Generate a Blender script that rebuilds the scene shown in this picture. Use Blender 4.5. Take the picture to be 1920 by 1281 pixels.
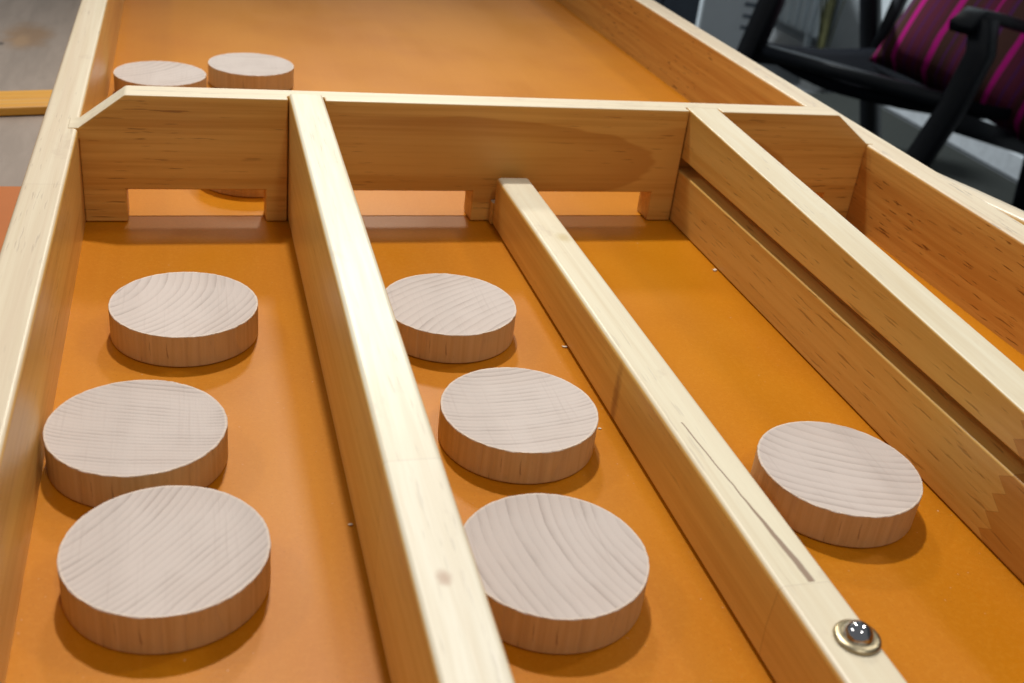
import bpy, bmesh, math, random
from mathutils import Vector, Matrix
random.seed(7)
for o in list(bpy.data.objects): bpy.data.objects.remove(o)
S = bpy.context.scene
COL = S.collection

# ------------------------------------------------------------------ camera
cam = bpy.data.cameras.new('camera'); camo = bpy.data.objects.new('camera', cam); COL.objects.link(camo)
camo.location = (0.04499, -0.46737, 0.19939)
camo.rotation_euler = (1.0716, -0.10831, -0.26425)
cam.sensor_fit = 'HORIZONTAL'; cam.sensor_width = 36.0
cam.lens = 2027.36 / 1920 * 36.0
cam.clip_start = 0.01; cam.clip_end = 50
cam.dof.use_dof = True; cam.dof.focus_distance = 0.40; cam.dof.aperture_fstop = cam.lens / 1.9
S.camera = camo

# ------------------------------------------------------------------ light
world = bpy.data.worlds.new('World'); S.world = world; world.use_nodes = True
bg = world.node_tree.nodes['Background']
bg.inputs[0].default_value = (0.92, 0.96, 1.0, 1); bg.inputs[1].default_value = 0.24

def spot(name, loc, target, power, size, angle, color=(1, 0.97, 0.92), blend=0.6):
    l = bpy.data.lights.new(name, 'SPOT'); l.energy = power; l.shadow_soft_size = size
    l.spot_size = math.radians(angle); l.spot_blend = blend; l.color = color
    o = bpy.data.objects.new(name, l); COL.objects.link(o); o.location = loc
    o.rotation_euler = (Vector(target) - Vector(loc)).to_track_quat('-Z', 'Y').to_euler()
    return o
spot('ceiling_or_fill_spot', (0.16, 0.68, 1.63), (0.16, -0.24, 0), 86, 0.045, 50, blend=0.9)
spot('ceiling_or_fill_spot', (0.50, 2.18, 1.63), (0.16, -0.30, 0), 66, 0.11, 30, (1, 0.94, 0.80), 0.9)
spot('ceiling_or_fill_spot', (0.30, -1.05, 1.63), (0.15, 0.0, 0), 20, 0.10, 50)
spot('ceiling_or_fill_spot', (1.55, 0.30, 1.63), (0.15, -0.1, 0), 24, 0.10, 50)
spot('ceiling_or_fill_spot', (-1.35, 0.55, 1.63), (0.15, -0.1, 0), 20, 0.10, 50)
spot('ceiling_or_fill_spot', (0.9, 3.4, 1.63), (2.25, 3.2, -0.5), 420, 0.09, 85, (0.9, 0.96, 1.0))  # added fill standing in for bounced room light on the background

pl_ = bpy.data.lights.new('added_sheen_panel', 'AREA'); pl_.shape = 'RECTANGLE'; pl_.size = 1.8; pl_.size_y = 0.9; pl_.energy = 10; pl_.color = (1, 0.92, 0.74)  # added unseen panel, gives the floor behind the gate its pale sheen
po = bpy.data.objects.new('added_sheen_panel', pl_); COL.objects.link(po); po.location = (0.6, 3.75, 1.64)

S.view_settings.view_transform = 'Standard'; S.view_settings.look = 'None'
S.view_settings.exposure = 0.0; S.view_settings.gamma = 1.0
S.view_settings.use_curve_mapping = False
S.render.engine = 'CYCLES'

# ------------------------------------------------------------------ helpers
def tag(o, label=None, cat=None, group=None, kind=None):
    if label: o['label'] = label
    if cat: o['category'] = cat
    if group: o['group'] = group
    if kind: o['kind'] = kind
    return o

def empty(name, loc=(0, 0, 0), rot=(0, 0, 0)):
    o = bpy.data.objects.new(name, None); COL.objects.link(o); o.location = loc; o.rotation_euler = rot
    o.empty_display_size = 0.02
    return o

def mesh(name, bm, mat, parent=None, smooth=True, bevel=0, seg=3, local=False):
    bmesh.ops.recalc_face_normals(bm, faces=bm.faces)
    me = bpy.data.meshes.new(name); bm.to_mesh(me); bm.free()
    o = bpy.data.objects.new(name, me); COL.objects.link(o)
    if mat: me.materials.append(mat)
    if parent: o.parent = parent
    if parent and not local: o.matrix_parent_inverse = Matrix.Translation(parent.location).inverted() if parent.location.length else Matrix()
    if smooth:
        for p in me.polygons: p.use_smooth = True
    if bevel:
        m = o.modifiers.new('edge', 'BEVEL'); m.width = bevel; m.segments = seg; m.limit_method = 'ANGLE'
        m.angle_limit = math.radians(35); m.harden_normals = True
    return o

def prism(bm, pts, a, b, axis='y', fa=None, fb=None):
    """extrude a 2-D outline between a and b along an axis; fa/fb may reshape each end"""
    def P(u, v, t):
        return {'y': (u, t, v), 'x': (t, u, v), 'z': (u, v, t)}[axis]
    A = [bm.verts.new(P(*((fa(u, v) if fa else (u, v))), a)) for u, v in pts]
    B = [bm.verts.new(P(*((fb(u, v) if fb else (u, v))), b)) for u, v in pts]
    n = len(pts)
    bm.faces.new(A); bm.faces.new(B[::-1])
    for i in range(n): bm.faces.new((A[i], B[i], B[(i + 1) % n], A[(i + 1) % n]))

def box(bm, x0, x1, y0, y1, z0, z1):
    prism(bm, [(x0, z0), (x1, z0), (x1, z1), (x0, z1)], y0, y1)

def rect(x0, x1, z0, z1): return [(x0, z0), (x1, z0), (x1, z1), (x0, z1)]

def bar(bm, pts, w, h=None, up=Vector((0, 0, 1)), n=8, sq=0.5):
    """rounded-rectangle section swept along points"""
    h = h or w
    pts = [Vector(p) for p in pts]; rings = []
    for i, p in enumerate(pts):
        t = (pts[min(i + 1, len(pts) - 1)] - pts[max(i - 1, 0)]).normalized()
        u = up if abs(t.dot(up)) < 0.9 else Vector((0.894, 0.442, 0))
        a = t.cross(u).normalized(); b = a.cross(t).normalized()
        r = []
        for k in range(12):
            th = 2 * math.pi * k / 12
            c, s = math.cos(th), math.sin(th)
            r.append(bm.verts.new(p + a * (w / 2) * math.copysign(abs(c) ** sq, c) + b * (h / 2) * math.copysign(abs(s) ** sq, s)))
        rings.append(r)
    for r0, r1 in zip(rings, rings[1:]):
        for k in range(12): bm.faces.new((r0[k], r0[(k + 1) % 12], r1[(k + 1) % 12], r1[k]))
    bm.faces.new(rings[0][::-1]); bm.faces.new(rings[-1])

# ------------------------------------------------------------------ node helpers
class NT:
    def __init__(s, name):
        s.m = bpy.data.materials.new(name); s.m.use_nodes = True; s.t = s.m.node_tree
        s.b = s.t.nodes['Principled BSDF']
    def n(s, typ, **k):
        x = s.t.nodes.new(typ)
        for a, v in k.items(): setattr(x, a, v)
        return x
    def link(s, a, b): s.t.links.new(a, b)
    def put(s, sock, v):
        if hasattr(v, 'is_output'): s.link(v, sock)
        else: sock.default_value = v
    def co(s, kind='Object'): return s.n('ShaderNodeTexCoord').outputs[kind]
    def scale(s, v, sc, loc=(0, 0, 0), rot=(0, 0, 0)):
        x = s.n('ShaderNodeMapping'); s.put(x.inputs[0], v); x.inputs[1].default_value = loc; x.inputs[2].default_value = rot; x.inputs[3].default_value = sc
        return x.outputs[0]
    def noise(s, v, sc=1, det=3, rough=0.55, dist=0):
        x = s.n('ShaderNodeTexNoise'); s.put(x.inputs['Vector'], v); x.inputs['Scale'].default_value = sc
        x.inputs['Detail'].default_value = det; x.inputs['Roughness'].default_value = rough; x.inputs['Distortion'].default_value = dist
        return x.outputs['Fac']
    def math(s, op, a, b=0.0, c=0.0, clamp=False):
        x = s.n('ShaderNodeMath', operation=op, use_clamp=clamp); s.put(x.inputs[0], a); s.put(x.inputs[1], b); s.put(x.inputs[2], c)
        return x.outputs[0]
    def ramp(s, f, lo, hi, o0=0.0, o1=1.0):
        x = s.n('ShaderNodeMapRange', interpolation_type='SMOOTHSTEP'); s.put(x.inputs[0], f)
        for i, v in zip((1, 2, 3, 4), (lo, hi, o0, o1)): x.inputs[i].default_value = v
        return x.outputs[0]
    def mix(s, f, a, b, mode='MIX'):
        x = s.n('ShaderNodeMix', data_type='RGBA', blend_type=mode); s.put(x.inputs[0], f)
        s.put(x.inputs[6], a if hasattr(a, 'is_output') else (*a, 1)); s.put(x.inputs[7], b if hasattr(b, 'is_output') else (*b, 1))
        return x.outputs[2]
    def sep(s, v):
        x = s.n('ShaderNodeSeparateXYZ'); s.put(x.inputs[0], v); return x.outputs
    def attr(s, name):
        x = s.n('ShaderNodeAttribute', attribute_type='OBJECT', attribute_name=name); return x.outputs['Fac']
    def bump(s, hgt, strength, dist=0.001):
        x = s.n('ShaderNodeBump'); s.put(x.inputs['Height'], hgt); x.inputs['Strength'].default_value = strength; x.inputs['Distance'].default_value = dist
        s.link(x.outputs[0], s.b.inputs['Normal'])
    def done(s, col, rough, coat=0, coat_r=0.2, spec=0.5, metal=0):
        s.put(s.b.inputs['Base Color'], col if hasattr(col, 'is_output') else (*col, 1)); s.put(s.b.inputs['Roughness'], rough)
        s.b.inputs['Coat Weight'].default_value = coat; s.b.inputs['Coat Roughness'].default_value = coat_r
        s.b.inputs['Specular IOR Level'].default_value = spec; s.b.inputs['Metallic'].default_value = metal
        return s.m

def pine(name, axis, light=(0.74, 0.60, 0.38), dark=(0.60, 0.43, 0.22), fleck=0.5, seed=0, joint=None, joint_tint=(0.8, 0.72, 0.62), figure=None, spots=(), crack=None, rough=0.38, side_bounce=(0.97, 0.69, 0.27), top_light=0.8, top_light_z=-1.0):
    """varnished pine: streaks along the grain axis, pore flecks, optional finger joint, figure and knots"""
    t = NT(name); co = t.co()
    def st(across, along, off=0):
        v = [across] * 3; v[axis] = along
        return t.scale(co, tuple(v), (seed * 1.7 + off, seed * 2.3 + off, seed * 0.9))
    fine = t.noise(st(420, 9), 1, 4, 0.6, 0.3)
    mid = t.noise(st(95, 2.6, 3), 1, 3, 0.55, 0.6)
    broad = t.noise(st(28, 2.0, 5), 1, 2, 0.5)
    f = t.math('ADD', t.math('MULTIPLY', fine, 0.35), t.math('ADD', t.math('MULTIPLY', mid, 0.4), t.math('MULTIPLY', broad, 0.35)))
    f = t.ramp(f, 0.44, 0.66)
    col = t.mix(f, light, dark)
    for (fx, fz, sx, sz, xa) in (figure or ()):      # broad cathedral figure: a heartwood tongue with a curved tip
        X = t.sep(co)
        dx = t.math('MAXIMUM', t.math('DIVIDE', t.math('SUBTRACT', X[0], fx), sx), 0.0); dz = t.math('DIVIDE', t.math('SUBTRACT', X[2], fz), sz)
        r = t.math('SQRT', t.math('ADD', t.math('MULTIPLY', dx, dx), t.math('MULTIPLY', dz, dz)))
        r = t.math('ADD', r, t.math('ADD', t.math('MULTIPLY', t.noise(st(50, 16, 9), 1, 2), 0.40), t.math('MULTIPLY', t.noise(st(300, 30, 2), 1, 2), 0.10)))
        m1 = t.math('MULTIPLY', t.ramp(r, 1.20, 1.25, 1, 0), t.ramp(X[0], xa, xa + 0.05)); ring = t.math('MULTIPLY', t.ramp(r, 0.75, 1.2), m1)
        col = t.mix(t.math('MULTIPLY', m1, 0.32), col, tuple(c * k for c, k in zip(dark, (0.88, 0.74, 0.58))))
        col = t.mix(t.math('MULTIPLY', ring, 0.30), col, tuple(c * k for c, k in zip(dark, (0.70, 0.52, 0.38))))
    if joint:
        X = t.sep(co); along = X[axis]; other = X[2]
        amp, y0, freq = joint
        tri = t.math('PINGPONG', t.math('MULTIPLY', other, freq), 1.0)
        edge = t.math('SUBTRACT', along, t.math('MULTIPLY', tri, amp))
        k = t.math('LESS_THAN', edge, y0)
        col = t.mix(t.math('MULTIPLY', k, 1.0), col, t.mix(1.0, col, joint_tint, 'MULTIPLY'))
        ln = t.math('LESS_THAN', t.math('ABSOLUTE', t.math('SUBTRACT', edge, y0)), 0.00022)
        col = t.mix(t.math('MULTIPLY', ln, 0.35), col, (0.30, 0.17, 0.07))
    pores = t.noise(st(820, 62, 11), 1, 2, 0.5)
    where = t.ramp(t.noise(st(26, 9, 13), 1, 2), 0.38, 0.60)
    fl = t.math('MULTIPLY', t.ramp(pores, 0.62, 0.70), t.math('MULTIPLY', where, fleck), clamp=True)
    col = t.mix(fl, col, (0.16, 0.065, 0.02))
    geo = t.n('ShaderNodeNewGeometry'); up = t.math('MULTIPLY', t.ramp(t.sep(geo.outputs['Normal'])[2], 0.45, 0.85), t.math('GREATER_THAN', t.sep(co)[2], top_light_z))
    col = t.mix(t.math('SUBTRACT', 1.0, up), col, t.mix(1.0, col, side_bounce, 'MULTIPLY'))     # overhead light and orange bounce put into the colour: pale tops, amber sides
    col = t.mix(t.math('MULTIPLY', up, top_light), col, t.mix(0.5, col, (0.84, 0.82, 0.72)))
    wear = t.ramp(t.noise(st(190, 6, 17), 1, 3, 0.6), 0.46, 0.70)
    col = t.mix(t.math('MULTIPLY', t.math('MULTIPLY', wear, up), 0.30), col, (0.60, 0.47, 0.29))
    soil = t.math('MULTIPLY', t.ramp(t.noise(st(70, 38, 19), 1, 4, 0.7), 0.60, 0.74), up)
    col = t.mix(t.math('MULTIPLY', soil, 0.22), col, (0.42, 0.30, 0.22))
    for (px, py, pz, rx, ry, c, a) in spots:
        p = t.scale(co, (1 / rx, 1 / ry, 1 / 0.02), (-px / rx, -py / ry, -pz / 0.02))
        ln = t.n('ShaderNodeVectorMath', operation='LENGTH'); t.put(ln.inputs[0], p)
        r = t.math('ADD', ln.outputs['Value'], t.math('MULTIPLY', t.noise(co, 500, 2), 0.5))
        col = t.mix(t.ramp(r, 0.45, 1.35, a, 0), col, c)
    if crack:       # a resin streak on the top face
        (x0, y0, x1, y1, w) = crack
        X = t.sep(co)
        tt = t.math('DIVIDE', t.math('SUBTRACT', X[1], y0), y1 - y0)
        wob = t.math('MULTIPLY', t.math('SUBTRACT', t.noise(t.scale(co, (0, 70, 0)), 1, 3), 0.5), 0.0015)
        d = t.math('ABSOLUTE', t.math('SUBTRACT', X[0], t.math('ADD', t.math('MULTIPLY_ADD', tt, x1 - x0, x0), wob)))
        wid = t.math('MULTIPLY_ADD', t.ramp(tt, 0.45, 0.95), w * 1.3, w * 0.45)
        k = t.math('MULTIPLY', t.ramp(t.math('DIVIDE', d, wid), 0.4, 1.0, 1, 0), t.math('MULTIPLY', t.math('GREATER_THAN', tt, 0), t.math('LESS_THAN', tt, 1)))
        col = t.mix(t.math('MULTIPLY', k, 0.75), col, (0.17, 0.075, 0.045))
    t.bump(t.math('ADD', fine, t.math('MULTIPLY', fl, -1.5)), 0.16, 0.0006)
    return t.done(col, t.math('MULTIPLY_ADD', fine, 0.16, rough - 0.04), 0.10, 0.25, 0.40)

# ------------------------------------------------------------------ materials
def mat_floor():
    t = NT('orange_hardboard'); co = t.co()
    a = t.noise(co, 9, 3); b = t.noise(co, 1400, 2); c = t.noise(t.scale(co, (160, 5, 20)), 1, 3)
    col = t.mix(t.ramp(a, 0.35, 0.68), (0.555, 0.200, 0.004), (0.50, 0.168, 0.003))
    col = t.mix(t.math('MULTIPLY', t.ramp(c, 0.4, 0.75), 0.10), col, (0.62, 0.25, 0.015))
    col = t.mix(t.math('MULTIPLY', t.ramp(b, 0.58, 0.74), 0.36), col, (0.32, 0.085, 0.004))
    col = t.mix(t.math('MULTIPLY', t.ramp(t.noise(co, 520, 3, 0.7), 0.45, 0.68), 0.16), col, (0.66, 0.29, 0.03))
    dust = t.math('MULTIPLY', t.ramp(t.noise(co, 620, 1), 0.755, 0.79), t.ramp(t.noise(co, 14, 2), 0.42, 0.62))
    col = t.mix(t.math('MULTIPLY', dust, 0.35), col, (0.75, 0.62, 0.45))
    scr = t.math('MULTIPLY', t.ramp(t.noise(t.scale(co, (700, 7, 1), rot=(0, 0, 0.07)), 1, 2), 0.70, 0.76), t.ramp(t.noise(co, 22, 2), 0.5, 0.7))
    col = t.mix(t.math('MULTIPLY', scr, 0.16), col, (0.70, 0.40, 0.12))
    sm = t.noise(t.scale(co, (9, 3.5, 5)), 1, 4, 0.65)
    t.bump(t.math('ADD', t.noise(co, 900, 3), t.math('MULTIPLY', scr, -0.6)), 0.07, 0.0004)
    return t.done(col, t.ramp(sm, 0.3, 0.7, 0.31, 0.45), 0.0, 0.1, 0.20)
M_floor = mat_floor()

def mat_puck():
    t = NT('raw_beech_disc'); co = t.co(); X = t.sep(co)
    wob = t.noise(co, 28, 1); wob2 = t.noise(co, 300, 2)
    dx = t.math('SUBTRACT', X[0], t.attr('ring_x')); dy = t.math('SUBTRACT', X[1], t.attr('ring_y'))
    r = t.math('SQRT', t.math('ADD', t.math('MULTIPLY', dx, dx), t.math('MULTIPLY', dy, dy)))
    r = t.math('ADD', r, t.math('ADD', t.math('MULTIPLY', wob, 0.007), t.math('MULTIPLY', wob2, 0.0004)))
    ph = t.math('MULTIPLY', r, t.attr('ring_freq'))
    fr = t.math('FRACT', ph)
    saw = t.math('MULTIPLY', t.math('POWER', fr, 2.6), t.ramp(fr, 0.90, 1.0, 1, 0))
    idn = t.n('ShaderNodeTexWhiteNoise', noise_dimensions='1D'); t.put(idn.inputs['W'], t.math('FLOOR', ph))
    amp = t.math('MULTIPLY_ADD', idn.outputs['Value'], 0.75, 0.25)
    ring = t.math('MULTIPLY', saw, t.math('MULTIPLY', amp, t.ramp(t.noise(co, 70, 2), 0.32, 0.6, 0.35, 1)))
    saws = t.noise(t.scale(co, (900, 30, 10), rot=(0, 0, 0.5)), 1, 2)
    grime = t.noise(co, 35, 3)
    col = t.mix(t.math('MULTIPLY', ring, 0.85), (0.575, 0.500, 0.455), (0.275, 0.218, 0.190))
    col = t.mix(t.math('MULTIPLY', t.ramp(grime, 0.45, 0.75), 0.22), col, (0.49, 0.385, 0.325))
    col = t.mix(t.math('MULTIPLY', t.ramp(saws, 0.55, 0.8), 0.24), col, (0.38, 0.305, 0.27))
    dash = t.noise(t.scale(co, (900, 900, 110)), 1, 2)
    geo = t.n('ShaderNodeNewGeometry'); N = t.sep(geo.outputs['Normal'])
    side = t.ramp(t.math('ABSOLUTE', N[2]), 0.30, 0.72, 1, 0)
    vert = t.noise(t.scale(co, (520, 520, 14)), 1, 3)
    sc = t.mix(t.ramp(vert, 0.35, 0.7), (0.62, 0.42, 0.20), (0.54, 0.345, 0.145))  # side grain, with the floor's orange bounce light put into its colour
    sc = t.mix(t.math('MULTIPLY', ring, 0.35), sc, (0.36, 0.24, 0.16))
    sc = t.mix(t.math('MULTIPLY', t.ramp(dash, 0.68, 0.76), 0.6), sc, (0.17, 0.085, 0.04))
    rad = t.math('SQRT', t.math('ADD', t.math('MULTIPLY', X[0], X[0]), t.math('MULTIPLY', X[1], X[1])))
    torn = t.math('MULTIPLY', t.ramp(rad, 0.02505, 0.0256), t.ramp(t.noise(co, 900, 2), 0.35, 0.6, 0.35, 1))
    col = t.mix(t.math('MULTIPLY', torn, 0.7), col, (0.74, 0.62, 0.50))      # pale torn fibres round the rim
    col = t.mix(side, col, sc)
    col = t.mix(t.attr('tone'), col, t.mix(1.0, col, (0.80, 0.77, 0.76), 'MULTIPLY'))
    t.bump(t.math('ADD', t.math('MULTIPLY', ring, -1.0), t.math('ADD', t.math('MULTIPLY', saws, 0.5), t.math('MULTIPLY', t.noise(co, 2200, 2), 0.45))), 0.30, 0.0005)
    return t.done(col, 0.62, 0, 0.1, 0.35)
M_puck = mat_puck()

def simple(name, c, rough=0.6, spec=0.4, metal=0, var=0.15, sc=40):
    t = NT(name); n = t.noise(t.co(), sc, 4)
    col = t.mix(t.ramp(n, 0.3, 0.7), c, tuple(v * (1 - var) for v in c))
    t.bump(t.noise(t.co(), sc * 12, 2), 0.06, 0.001)
    return t.done(col, rough, 0, 0.1, spec, metal)

# ------------------------------------------------------------------ room
RZ = -0.77
def mat_room_floor():
    t = NT('grey_floor_covering'); co = t.co()
    col = t.mix(t.ramp(t.noise(co, 3, 4), 0.3, 0.7), (0.10, 0.108, 0.113), (0.075, 0.08, 0.083))
    return t.done(col, 0.5, 0, 0.1, 0.4)
bm = bmesh.new(); box(bm, -3, 4.2, -3, 7, RZ - 0.05, RZ)
tag(mesh('room_floor', bm, mat_room_floor(), smooth=False), kind='structure')
bm = bmesh.new(); box(bm, 2.45, 2.6, -2.5, 7, RZ + 0.002, 1.85)
tag(mesh('wall', bm, simple('pale_plaster', (0.46, 0.50, 0.52), 0.8, sc=6), smooth=False), kind='structure')
bm = bmesh.new(); box(bm, -3, 2.445, 6.0, 6.15, RZ + 0.002, 1.85)
tag(mesh('back_wall', bm, simple('dark_navy_plaster', (0.035, 0.045, 0.06), 0.8, sc=6), smooth=False), kind='structure')
bm = bmesh.new(); box(bm, 2.434, 2.448, -2.5, 5.99, RZ + 0.004, RZ + 0.075)
tag(mesh('skirting_board', bm, simple('white_skirting_paint', (0.45, 0.48, 0.50), 0.45), smooth=False, bevel=0.004), 'pale skirting board along the foot of the wall behind the chair', 'skirting')
bm = bmesh.new(); box(bm, 0.6, 2.40, -0.4, 2.95, RZ + 0.001, RZ + 0.012)
tag(mesh('floor_rug', bm, simple('dark_olive_pile', (0.030, 0.033, 0.030), 0.95, 0.1, sc=80), bevel=0.004), 'dark olive rug on the floor under the black armchair', 'rug')

# table under the game
TZ = -0.014
def mat_table():
    t = NT('greyed_table_wood'); co = t.co()
    f = t.noise(t.scale(co, (130, 22, 20)), 1, 3, 0.6, 0.4); g = t.noise(t.scale(co, (14, 2, 10)), 1, 3)
    col = t.mix(t.ramp(t.math('MULTIPLY_ADD', g, 0.5, t.math('MULTIPLY', f, 0.5)), 0.38, 0.66), (0.36, 0.295, 0.248), (0.295, 0.24, 0.20))
    for (px, py, rx, ry, c, a) in ((-0.064, 0.368, 0.020, 0.042, (0.30, 0.185, 0.10), 0.9), (-0.066, 0.355, 0.007, 0.02, (0.42, 0.27, 0.15), 0.7), (-0.078, 0.345, 0.003, 0.006, (0.07, 0.055, 0.045), 0.8)):
        p = t.scale(co, (1 / rx, 1 / ry, 0), (-px / rx, -py / ry, 0))
        ln = t.n('ShaderNodeVectorMath', operation='LENGTH'); t.put(ln.inputs[0], p)
        r = t.math('ADD', ln.outputs['Value'], t.math('MULTIPLY_ADD', t.noise(co, 60, 3), 0.9, -0.45))
        col = t.mix(t.ramp(r, 0.35, 1.15, a, 0), col, c)
    t.bump(f, 0.1, 0.001)
    return t.done(col, 0.42, 0, 0.2, 0.5)
M_table = mat_table()
tb = tag(empty('table', (-0.08, 0.45, RZ)), 'grey washed wooden table with a brown knot under the game board', 'table')
bm = bmesh.new(); box(bm, -0.62, 0.46, -0.62, 1.55, TZ - 0.03, TZ); mesh('table_top', bm, M_table, tb, bevel=0.003)
for lx in (-0.56, 0.40):
    for ly in (-0.56, 1.49):
        bm = bmesh.new(); prism(bm, [(lx - .03, ly - .03), (lx + .03, ly - .03), (lx + .03, ly + .03), (lx - .03, ly + .03)], TZ - 0.0305, RZ + 0.001, 'z',
                                None, lambda u, v, lx=lx, ly=ly: (lx + (u - lx) * .7, ly + (v - ly) * .7))
        mesh('leg', bm, M_table, tb, bevel=0.003)
# things lying on the table at the left
M_slat = pine('amber_slat', 0, (0.74, 0.37, 0.045), (0.62, 0.28, 0.03), 0.2, 21, top_light=0.0, side_bounce=(1, 1, 1))
bm = bmesh.new(); prism(bm, rect(-0.20, -0.020, 0.0002, 0.0055), -0.0165, 0.0165)
o = mesh('amber_lath', bm, M_slat, None, bevel=0.0012); o.location = (0, 0.214, TZ); o.rotation_euler = (0, 0, 0.2)
tag(o, 'narrow amber wooden lath lying on the grey table left of the board', 'lath')
M_orange = simple('orange_lacquer', (0.50, 0.150, 0.030), 0.4, 0.5, var=0.12, sc=12)
bm = bmesh.new(); prism(bm, rect(-0.30, -0.0175, 0.0002, 0.005), -0.34, 0.066)
o = mesh('orange_panel', bm, M_orange, None, bevel=0.001); o.location = (0, 0, TZ)
tag(o, 'flat reddish orange panel on the table beside the left side wall', 'panel')

# ------------------------------------------------------------------ the shuffleboard
XR = 0.37995; H = 0.05741; HW = 0.04233; TG = 0.0142; X1, W1 = 0.0868, 0.01491; X2, W2, H2 = 0.18232, 0.01577, 0.02462; X3, W3 = 0.27752, 0.01631
WL, WR = 0.015, 0.0164; YN, YF = -0.40, 1.36; ZB = -0.0135
SB = tag(empty('shuffleboard', (0.19, 0.0, ZB)), 'long pale pine shuffleboard with orange floor, gate board and dividers', 'game board')
SB_parts = []
def part(name, bm, mat, bevel=0.001, seg=3, parent=None, smooth=True):
    o = mesh(name, bm, mat, parent or SB, smooth, bevel, seg, local=True)
    if parent is None: o.location = (-0.19, 0, -ZB)      # so that object space is the same as world space
    return o
for ya, yb in ((YN + 0.003, 0.0066), (0.0075, YF - 0.003)):      # two hardboard sheets with a fine joint under the gate
    bm = bmesh.new(); box(bm, -0.0025, XR + 0.0025, ya, yb, ZB + 0.0002, 0.0)
    part('playing_floor', bm, M_floor, 0, smooth=False)

P_left = pine('pine_left_wall', 1, (0.73, 0.60, 0.405), (0.62, 0.46, 0.285), 0.35, 1, joint=(0.0006, -0.064, 500), joint_tint=(0.98, 0.97, 0.95), rough=0.33, top_light=0.5)
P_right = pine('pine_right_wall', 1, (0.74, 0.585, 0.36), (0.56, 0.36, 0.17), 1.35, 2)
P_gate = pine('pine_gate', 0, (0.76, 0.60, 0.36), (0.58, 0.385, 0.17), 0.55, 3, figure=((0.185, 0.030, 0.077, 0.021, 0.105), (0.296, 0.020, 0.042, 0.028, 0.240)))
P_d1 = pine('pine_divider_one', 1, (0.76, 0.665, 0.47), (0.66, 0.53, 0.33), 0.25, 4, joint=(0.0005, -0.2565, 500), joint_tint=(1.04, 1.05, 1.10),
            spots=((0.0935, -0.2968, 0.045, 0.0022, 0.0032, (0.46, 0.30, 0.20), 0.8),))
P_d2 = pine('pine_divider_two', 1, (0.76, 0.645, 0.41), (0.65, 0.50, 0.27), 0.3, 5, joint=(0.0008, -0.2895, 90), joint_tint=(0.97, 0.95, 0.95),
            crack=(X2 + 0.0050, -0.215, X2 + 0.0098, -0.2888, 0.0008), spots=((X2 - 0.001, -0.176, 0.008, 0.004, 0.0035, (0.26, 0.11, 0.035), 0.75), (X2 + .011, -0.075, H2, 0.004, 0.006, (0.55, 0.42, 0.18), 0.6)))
P_d3 = pine('pine_divider_three', 1, (0.76, 0.65, 0.43), (0.66, 0.51, 0.27), 0.5, 6, joint=(0.005, -0.2565, 300), joint_tint=(0.80, 0.66, 0.54), top_light_z=0.036)

def wall(x0, x1, inner, mat):
    bm = bmesh.new(); box(bm, x0, x1, YN, YF, ZB + 0.0002, HW); return part('side_wall', bm, mat, 0.0017, 4)
wall(-WL, 0, 0, P_left)['label'] = 'left side wall of pale pine with a lit pale top edge and wear streaks'
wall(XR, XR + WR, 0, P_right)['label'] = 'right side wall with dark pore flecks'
# flared hand rail outside the right wall
bm = bmesh.new()
path = [(XR + WR - 0.006, -0.030, HW - 0.0065), (XR + WR - 0.0035, -0.045, HW - 0.0062), (XR + WR + 0.0010, -0.062, HW - 0.006), (XR + WR + 0.0065, -0.085, HW - 0.006), (XR + WR + 0.0135, -0.115, HW - 0.006), (XR + WR + 0.020, -0.16, HW - 0.006), (XR + WR + 0.022, -0.25, HW - 0.006), (XR + WR + 0.020, -0.38, HW - 0.006)]
bar(bm, path, 0.0125, 0.0125)
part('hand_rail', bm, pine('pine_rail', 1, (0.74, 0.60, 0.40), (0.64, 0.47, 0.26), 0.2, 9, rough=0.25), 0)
for y0, y1 in ((YN - 0.0, YN + 0.015), (YF - 0.015, YF)):
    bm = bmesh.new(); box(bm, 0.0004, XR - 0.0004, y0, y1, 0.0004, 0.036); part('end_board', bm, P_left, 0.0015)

# gate board: one outline with notches, housings for the tall dividers cut into its front
NH = 0.01526
notches = [(0.01763, 0.0768), (0.113, 0.17275), (0.2055, 0.26454), (0.3035, 0.3625)]
CL, CR = 0.01932, 0.35938
out = [(-0.0042, 0.0375), (0, 0.0375), (0, 0.0002)]
for a, b in notches: out += [(a, 0.0002), (a, NH), (b, NH), (b, 0.0002)]
out += [(XR, 0.0002), (XR, 0.0375), (XR + 0.0042, 0.0375), (XR + 0.0042, HW + 0.0004), (XR, HW + 0.0006), (CR, H), (CL, H), (0, HW + 0.0006), (-0.0042, HW + 0.0004)]
bm = bmesh.new(); prism(bm, out, 0.0, TG)
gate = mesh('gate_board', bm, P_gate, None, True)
cuts = []
for xa, xb in ((X1, X1 + W1), (X3, X3 + W3)):
    bm = bmesh.new(); box(bm, xa - 0.0004, xb + 0.0006, -0.01, 0.0055, -0.01, 0.1)
    c = mesh('cutter', bm, None, None, False); cuts.append(c)
    m = gate.modifiers.new('cut', 'BOOLEAN'); m.operation = 'DIFFERENCE'; m.object = c; m.solver = 'EXACT'
dg = bpy.context.evaluated_depsgraph_get()
me = bpy.data.meshes.new_from_object(gate.evaluated_get(dg)); gate.modifiers.clear(); gate.data = me
for c in cuts: bpy.data.objects.remove(c)
for p in me.polygons: p.use_smooth = True
if not me.materials: me.materials.append(P_gate)
m = gate.modifiers.new('edge', 'BEVEL'); m.width = 0.0008; m.segments = 2; m.limit_method = 'ANGLE'; m.angle_limit = math.radians(35); m.harden_normals = True
gate.parent = SB; gate.location = (-0.19, 0, -ZB)

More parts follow.
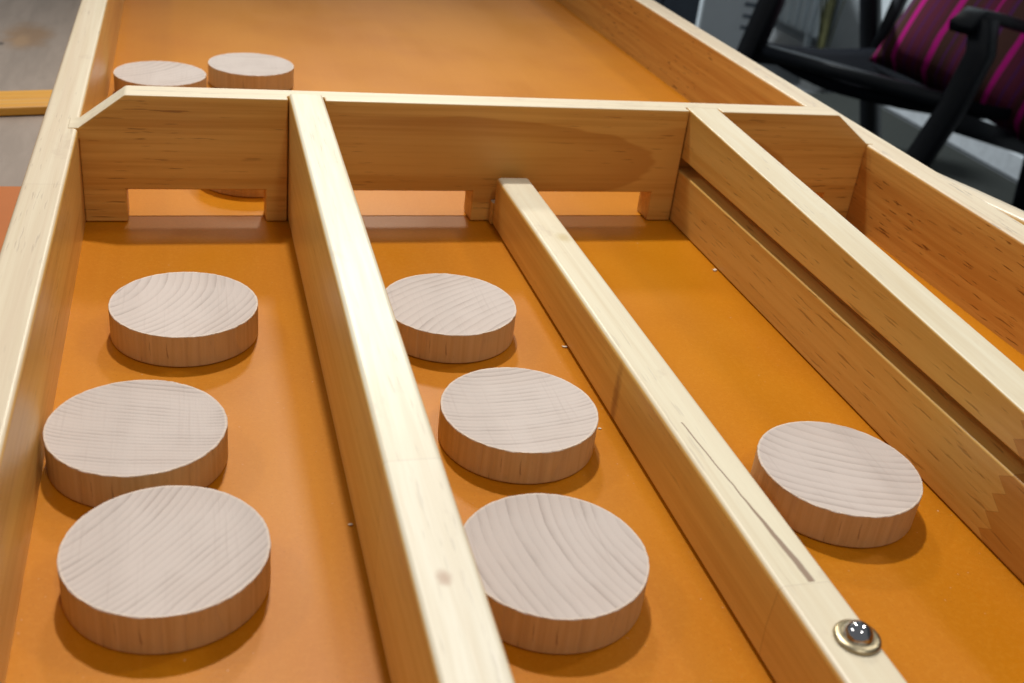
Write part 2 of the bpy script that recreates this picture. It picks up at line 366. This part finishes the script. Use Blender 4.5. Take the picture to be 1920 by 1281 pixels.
def divider(x, w, h, k, mat, ya, groove=None, bevel=0.0016):
    if groove:
        s0, s1, dep = groove
        prof = [(x, 0.0003), (x + w, 0.0003), (x + w, h), (x, h), (x, s1), (x + dep, s1), (x + dep, s0), (x, s0)]
    else: prof = rect(x, x + w, 0.0003, h)
    near = YN + 0.0155
    bm = bmesh.new()
    prism(bm, prof, ya, near, 'y', lambda u, v: (u, v + (k * ya if v > h - 1e-6 else 0)), lambda u, v: (u, v + (k * near if v > h - 1e-6 else 0)))
    return part('divider', bm, mat, bevel, 4)
divider(X1, W1, 0.05854, 0.0456, P_d1, 0.0053)['label'] = 'tall left divider with a brightly lit, wear-streaked top and small knot'
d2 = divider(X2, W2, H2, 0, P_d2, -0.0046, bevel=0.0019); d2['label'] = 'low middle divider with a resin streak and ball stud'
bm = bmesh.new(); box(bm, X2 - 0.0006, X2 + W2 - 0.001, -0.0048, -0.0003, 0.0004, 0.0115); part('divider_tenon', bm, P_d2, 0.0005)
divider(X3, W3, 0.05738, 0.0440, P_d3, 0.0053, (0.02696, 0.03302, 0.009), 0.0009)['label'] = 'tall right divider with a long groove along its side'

# ball stud on the low divider
def lathe(bm, prof, n=40, c=(0, 0, 0)):
    rings = []
    for r, z in prof:
        if r < 1e-7: rings.append([bm.verts.new((c[0], c[1], c[2] + z))]); continue
        rings.append([bm.verts.new((c[0] + r * math.cos(2 * math.pi * i / n), c[1] + r * math.sin(2 * math.pi * i / n), c[2] + z)) for i in range(n)])
    for a, b in zip(rings, rings[1:]):
        if len(a) == 1 and len(b) == 1: continue
        for i in range(n):
            j = (i + 1) % n
            if len(a) == 1: bm.faces.new((a[0], b[j], b[i]))
            elif len(b) == 1: bm.faces.new((a[i], a[j], b[0]))
            else: bm.faces.new((a[i], a[j], b[j], b[i]))
M_brass = simple('dull_brass', (0.50, 0.42, 0.27), 0.34, 0.5, 1.0, 0.25, 300)
M_steel = simple('polished_steel', (0.42, 0.41, 0.42), 0.045, 0.5, 1.0, 0.05, 100)
SX, SY = X2 + W2 * 0.66, -0.3090
bm = bmesh.new(); lathe(bm, [(0, 0.0001), (0.0056, 0.0001), (0.0057, 0.0006), (0.0055, 0.0010), (0.0050, 0.0012), (0.0039, 0.0015), (0.0036, 0.0014), (0, 0.0014)], 48, (SX, SY, H2))
part('stud_washer', bm, M_brass, 0, parent=d2)
bm = bmesh.new(); R = 0.0037; zc = 0.0009
lathe(bm, [(R * math.cos(a), zc + R * math.sin(a)) for a in [math.radians(x) for x in range(0, 90, 6)]] + [(0, zc + R)], 48, (SX, SY, H2))
part('stud_ball', bm, M_steel, 0, parent=d2)

# ------------------------------------------------------------------ pucks
PR, PH = 0.026, 0.01211
def puck_mesh(i):
    rnd = random.Random(100 + i); bm = bmesh.new(); n = 112
    prof = [(0.0, 0.0006), (0.022, 0.0004), (0.0245, 0.0001), (0.0254, 0.0), (PR - 0.0001, 0.0003), (PR, 0.0007), (PR, PH * 0.5), (PR, PH - 0.0002), (PR - 0.00016, PH), (PR - 0.0006, PH - 0.00001), (PR - 0.0011, PH - 0.00006), (0.024, PH - 0.00025), (0.018, PH - 0.0006), (0.009, PH - 0.0009), (0.0, PH - 0.001)]
    lathe(bm, prof, n)
    for v in bm.verts:      # slightly torn rim
        rr = math.hypot(v.co.x, v.co.y)
        if rr > PR - 0.0006 and v.co.z > PH - 0.0005:
            k = 1 + rnd.uniform(-0.003, 0.0035); v.co.x *= k; v.co.y *= k; v.co.z += rnd.uniform(-0.00007, 0.00005)
    return bm
# x, y, ring direction (deg), ring-centre distance, rings per metre, label
pucks = [
    (0.0410, -0.1028, 150, 0.070, 330, 'pale wooden puck nearest the gate board in the left lane'),
    (0.0270, -0.1817, 76, 0.300, 560, 'pale wooden puck with fine straight lines touching the left side wall'),
    (0.0357, -0.2390, 140, 0.260, 470, 'largest looking pale wooden puck at the bottom left of the photo'),
    (0.1382, -0.1078, -52, 0.085, 300, 'pale wooden puck with curved grain half hidden behind the tall left divider'),
    (0.1456, -0.1832, 92, 0.110, 470, 'middle puck of the three in the second lane, with fine wavy lines'),
    (0.1354, -0.2546, 8, 0.190, 330, 'nearest puck in the second lane, with grain running lengthwise'),
    (0.2397, -0.2267, 62, 0.120, 260, 'lone pale wooden puck in the third lane beside the grooved divider'),
    (0.0294, 0.1934, 130, 0.16, 240, 'pale puck behind the gate board closest to the left side wall'),
    (0.0830, 0.2206, 90, 0.25, 300, 'farthest pale puck, standing clear above the gate board edge'),
    (0.0735, 0.0545, 30, 0.2, 300, 'shaded puck just behind the gate, seen only through the left notch')]
for i, (x, y, ang, dist, fr, lab) in enumerate(pucks):
    o = mesh('wooden_puck', puck_mesh(i), M_puck); o.data.set_sharp_from_angle(angle=math.radians(12)); o.location = (x, y, 0.0002); o.rotation_euler = (0, 0, 0)
    a = math.radians(ang)
    o['ring_x'] = math.cos(a) * dist; o['ring_y'] = math.sin(a) * dist; o['ring_freq'] = float(fr); o['tone'] = (0.0, 0.25, 0.2, 0.1, 0.0, 0.3, 0.1, 0.0, 0.0, 0.3)[i]
    tag(o, lab, 'puck', 'wooden shuffleboard pucks')

# crumbs of wood
M_crumb = simple('pale_wood_fibre', (0.85, 0.78, 0.62), 0.8)
for (x, y, r, lab) in ((0.2758, -0.0585, 0.0012, 'tiny pale wood crumb at the foot of the grooved divider'), (0.1815, -0.1240, 0.0008, 'tiny pale wood crumb at the left foot of the low divider'),
                       (0.1765, -0.1805, 0.0006, 'tiny pale wood crumb on the floor beside the wavy lined puck'), (0.0855, -0.2214, 0.0006, 'tiny pale wood crumb at the foot of the tall left divider')):
    bm = bmesh.new(); bmesh.ops.create_icosphere(bm, subdivisions=1, radius=r)
    for v in bm.verts: v.co *= random.uniform(0.6, 1.2); v.co.z *= 0.5; v.co.x *= 1.5
    zmin = min(v.co.z for v in bm.verts)
    o = mesh('wood_crumb', bm, M_crumb, None, False); o.location = (x, y, -zmin); tag(o, lab, 'crumb', 'wood crumbs on the playing floor')

# ------------------------------------------------------------------ black armchair
D = Vector((0.894, 0.442, 0)); Wd = Vector((0.442, -0.894, 0)); Z = Vector((0, 0, 1))
FL = Vector((1.37, 1.91, 0)); FR = FL + Wd * 0.5; BL = FL + D * 0.56; BR = FR + D * 0.56
M_black = simple('black_lacquer', (0.006, 0.008, 0.012), 0.42, 0.4)
M_sling = simple('black_canvas', (0.004, 0.005, 0.008), 0.95, 0.1, sc=300)
ch = tag(empty('armchair', (FL + FR + BL + BR) / 4 + Z * RZ), 'black wooden armchair with sagging canvas seat behind the board', 'armchair')
def cpart(name, pts, w, h=None, mat=None):
    bm = bmesh.new(); bar(bm, [Vector(p) for p in pts], w, h, sq=0.3); return mesh(name, bm, mat or M_black, ch)
def at(p, z): return Vector((p.x, p.y, z))
cpart('leg', [at(FL + D * .015, -0.19), (1.381, 1.906, -0.247), (1.358, 1.922, -0.381), (1.29, 1.968, RZ + 0.001)], 0.05, 0.05)
cpart('leg', [at(FR + D * .02 + Wd * .02, -0.178), (1.617, 1.432, -0.24), (1.606, 1.450, -0.352), (1.572, 1.476, -0.498), (1.50, 1.52, RZ + 0.001)], 0.05, 0.052)
cpart('leg', [(1.850, 2.241, -0.222), (1.864, 2.231, -0.292), (1.941, 2.173, -0.659), (1.965, 2.155, RZ + 0.001)], 0.048)
cpart('leg', [at(BR - D * .02, -0.28), at(BR + D * .06, -0.66), at(BR + D * .09, RZ + 0.001)], 0.048)
def arm(P, Q, z0, z1):
    cpart('armrest', [at(P - D * 0.035, z0 - 0.012), at(P + D * 0.02, z0 + 0.010), at(P + D * 0.12, z0 - 0.004), at(Q + D * 0.05, z1)], 0.05, 0.026)
arm(FL, BL, -0.165, -0.222); arm(FR, BR, -0.18, -0.275)
cpart('side_rail', [at(FR, -0.385), at(BR + D * .04, -0.545)], 0.034, 0.045)
cpart('side_rail', [at(FL, -0.375), at(BL + D * .04, -0.46)], 0.034, 0.045)
cpart('cross_bar', [at(FL, -0.365), at(FR, -0.350)], 0.03, 0.03)
cpart('cross_bar', [at(BL + D * .03, -0.45), at(BR + D * .03, -0.47)], 0.03, 0.03)
cpart('backrest_post', [at(BL + D * .01, -0.42), at(BL + D * .06, -0.28), at(BL + D * 0.24, 0.12)], 0.034)
cpart('backrest_post', [at(BR + D * .01, -0.50), at(BR + D * .06, -0.30), at(BR + D * 0.24, 0.12)], 0.034)
bm = bmesh.new(); nu, nv = 14, 12; grid = {}
for lay in (0, 1):
    for i in range(nu + 1):
        for j in range(nv + 1):
            u, v = i / nu, j / nv
            p = FL * (1 - u) * (1 - v) + FR * u * (1 - v) + BL * (1 - u) * v + BR * u * v
            z = (-0.345 * (1 - u) - 0.335 * u) * (1 - v) + (-0.405 * (1 - u) - 0.435 * u) * v - 0.055 * math.sin(math.pi * u) * (0.7 + 0.3 * v) - 0.01 * math.sin(math.pi * v)
            grid[lay, i, j] = bm.verts.new((p.x, p.y, z - lay * 0.028))
for i in range(nu):
    for j in range(nv):
        for lay in (0, 1): bm.faces.new([grid[lay, i, j], grid[lay, i + 1, j], grid[lay, i + 1, j + 1], grid[lay, i, j + 1]])
for i in range(nu):
    for j in (0, nv): bm.faces.new([grid[0, i, j], grid[0, i + 1, j], grid[1, i + 1, j], grid[1, i, j]])
for j in range(nv):
    for i in (0, nu): bm.faces.new([grid[0, i, j], grid[0, i, j + 1], grid[1, i, j + 1], grid[1, i, j]])
mesh('seat', bm, M_sling, ch)
bm = bmesh.new()
q = [at(BL + D * .09, -0.24), at(BR + D * .09, -0.24), at(BR + D * .235, 0.10), at(BL + D * .235, 0.10)]
a = [bm.verts.new(p) for p in q]; b = [bm.verts.new(p + D * 0.015) for p in q]
bm.faces.new(a); bm.faces.new(b[::-1])
for i in range(4): bm.faces.new((a[i], b[i], b[(i + 1) % 4], a[(i + 1) % 4]))
mesh('backrest', bm, M_sling, ch, bevel=0.004)

# striped cushion on the chair
def mat_cushion():
    t = NT('striped_weave'); co = t.co(); X = t.sep(co)
    w = t.math('ADD', X[0], t.math('MULTIPLY', t.math('SUBTRACT', t.noise(co, 6, 2), 0.5), 0.02))
    q = t.math('MULTIPLY_ADD', w, 1.85, 0.5)
    br, pu, mg, ma = (0.060, 0.022, 0.016), (0.08, 0.014, 0.08), (0.44, 0.006, 0.18), (0.105, 0.014, 0.034)
    col = t.mix(t.ramp(t.math('PINGPONG', t.math('MULTIPLY', q, 8.0), 1.0), 0.3, 0.7), ma, br)
    for c, wd, cl in ((0.05, .014, mg), (0.10, .012, pu), (0.165, .024, mg), (0.23, .010, pu), (0.28, .008, pu), (0.345, .028, mg), (0.41, .010, pu), (0.46, .012, pu), (0.51, .010, mg), (0.575, .014, pu), (0.675, .026, mg), (0.74, .012, pu), (0.79, .010, pu), (0.85, .024, mg), (0.94, .014, pu)):
        d = t.math('ABSOLUTE', t.math('SUBTRACT', q, c)); col = t.mix(t.ramp(d, wd * .4, wd * .65, 1, 0), col, cl)
    t.bump(t.noise(t.scale(co, (300, 300, 60)), 1, 2), 0.3, 0.002)
    return t.done(col, 0.9, 0, 0.1, 0.15)
bm = bmesh.new(); n = 18; fr_, bk = {}, {}
hw, hh, th = 0.265, 0.23, 0.09
for i in range(n + 1):
    for j in range(n + 1):
        u, v = -1 + 2 * i / n, -1 + 2 * j / n
        pinch = 1 - 0.07 * (1 - u * u) * v * v - 0.0 
        px = u * hw * (1 - 0.06 * (1 - v * v)); pz = v * hh * (1 - 0.06 * (1 - u * u))
        t_ = th * ((1 - u ** 4) * (1 - v ** 4)) ** 0.45
        fr_[i, j] = bm.verts.new((px, -t_, pz))
        edge = i in (0, n) or j in (0, n)
        bk[i, j] = fr_[i, j] if edge else bm.verts.new((px, t_ * 0.8, pz))
for i in range(n):
    for j in range(n):
        bm.faces.new((fr_[i, j], fr_[i + 1, j], fr_[i + 1, j + 1], fr_[i, j + 1]))
        bm.faces.new((bk[i, j], bk[i, j + 1], bk[i + 1, j + 1], bk[i + 1, j]))
cu = mesh('cushion', bm, mat_cushion())
lean = math.radians(22)
yax = (D * math.cos(lean) - Z * math.sin(lean)).normalized(); xax = Wd.normalized(); zax = xax.cross(yax).normalized()
mat = Matrix((xax, yax, zax)).transposed().to_4x4()
mat = mat @ Matrix.Rotation(math.radians(10), 4, 'Y')
mat.translation = (BL + BR) / 2 - D * 0.07 + Z * (-0.245) + Wd * 0.115
cu.matrix_world = mat
tag(cu, 'maroon cushion with bright magenta stripes on the black armchair', 'cushion')

# ------------------------------------------------------------------ behind the chair
M_white = simple('white_enamel', (0.74, 0.82, 0.86), 0.4, 0.5, var=0.06, sc=8)
ra = tag(empty('radiator', (2.40, 3.65, RZ)), 'white ribbed radiator on the wall behind the armchair', 'radiator')
bm = bmesh.new(); box(bm, 2.405, 2.435, 3.29, 4.01, -0.655, -0.06); mesh('panel', bm, M_white, ra, bevel=0.004)
for k in range(12):
    y = 3.32 + k * 0.0600
    bm = bmesh.new(); prism(bm, [(2.404, y - 0.019), (2.385, y - 0.010), (2.385, y + 0.010), (2.404, y + 0.019)], -0.64, -0.075, 'z'); mesh('rib', bm, M_white, ra, bevel=0.004)
for y in (3.4, 3.9):
    bm = bmesh.new(); box(bm, 2.405, 2.43, y - 0.012, y + 0.012, RZ + 0.001, -0.6555); mesh('foot', bm, M_white, ra, bevel=0.003)
he = tag(empty('electric_heater', (1.68, 2.66, RZ), (0, 0, -0.482)), 'pale upright electric heater with a slotted grille behind the chair', 'heater')
def hpart(name, bm, mat, **k): return mesh(name, bm, mat, he, local=True, **k)
bm = bmesh.new(); box(bm, -0.105, 0.105, -0.055, 0.055, 0.03, 0.95); hpart('casing', bm, M_white, bevel=0.02, seg=4)
M_slot = simple('dark_slot', (0.16, 0.20, 0.24))
for k in range(16):
    bm = bmesh.new(); box(bm, 0.03, 0.075, -0.0565, -0.0555, 0.30 + k * 0.035, 0.312 + k * 0.035); hpart('grille_slot', bm, M_slot, smooth=False)
for x in (-0.08, 0.08):
    bm = bmesh.new(); box(bm, x - 0.02, x + 0.02, -0.09, 0.09, 0.001, 0.0295); hpart('foot', bm, M_black, bevel=0.004)
ca = tag(empty('dark_cabinet', (1.78, 3.42, RZ), (0, 0, -0.43)), 'dark navy cabinet standing left of the pale heater', 'cabinet')
M_navy = simple('dark_navy_paint', (0.018, 0.024, 0.034), 0.5)
bm = bmesh.new(); box(bm, -0.22, 0.22, -0.17, 0.17, 0.001, 1.0); mesh('carcass', bm, M_navy, ca, local=True, bevel=0.005)
for x in (-0.108, 0.108):
    bm = bmesh.new(); box(bm, x - 0.104, x + 0.104, -0.188, -0.1705, 0.06, 0.985); mesh('door', bm, M_navy, ca, local=True, bevel=0.003)

pl = tag(empty('potted_plant', (2.27, 3.05, RZ)), 'thin leafed potted plant in front of the pale wall', 'plant')
bm = bmesh.new(); lathe(bm, [(0, 0.001), (0.05, 0.001), (0.065, 0.10), (0.07, 0.105), (0.062, 0.105), (0.058, 0.085), (0, 0.085)], 24, (2.27, 3.05, RZ)); mesh('pot', bm, simple('white_glaze', (0.6, 0.6, 0.58), 0.3), pl)
M_leaf = simple('dry_green_leaf', (0.075, 0.075, 0.030), 0.6, 0.3, var=0.5, sc=30)
rnd = random.Random(3)
for k in range(7):
    a = rnd.uniform(0, 6.28); L = rnd.uniform(0.30, 0.52); sp = rnd.uniform(0.02, 0.07); w = rnd.uniform(0.005, 0.009)
    bm = bmesh.new(); prev = None; side = Vector((-math.sin(a), math.cos(a), 0))
    for s in range(9):
        f = s / 8; c = Vector((2.27, 3.05, RZ + 0.08)) + Vector((math.cos(a), math.sin(a), 0)) * (0.02 + sp * f * f) + Z * L * f
        ww = w * math.sin(math.pi * (0.12 + 0.88 * f)) + 0.0008; nrm = Vector((math.cos(a), math.sin(a), 0)) * 0.0012
        ring = [bm.verts.new(c - side * ww), bm.verts.new(c + nrm * 2), bm.verts.new(c + side * ww), bm.verts.new(c - nrm)]
        if prev:
            for q in range(4): bm.faces.new((prev[q], prev[(q + 1) % 4], ring[(q + 1) % 4], ring[q]))
        else: bm.faces.new(ring)
        prev = ring
    bm.faces.new(prev[::-1]); mesh('leaf', bm, M_leaf, pl)
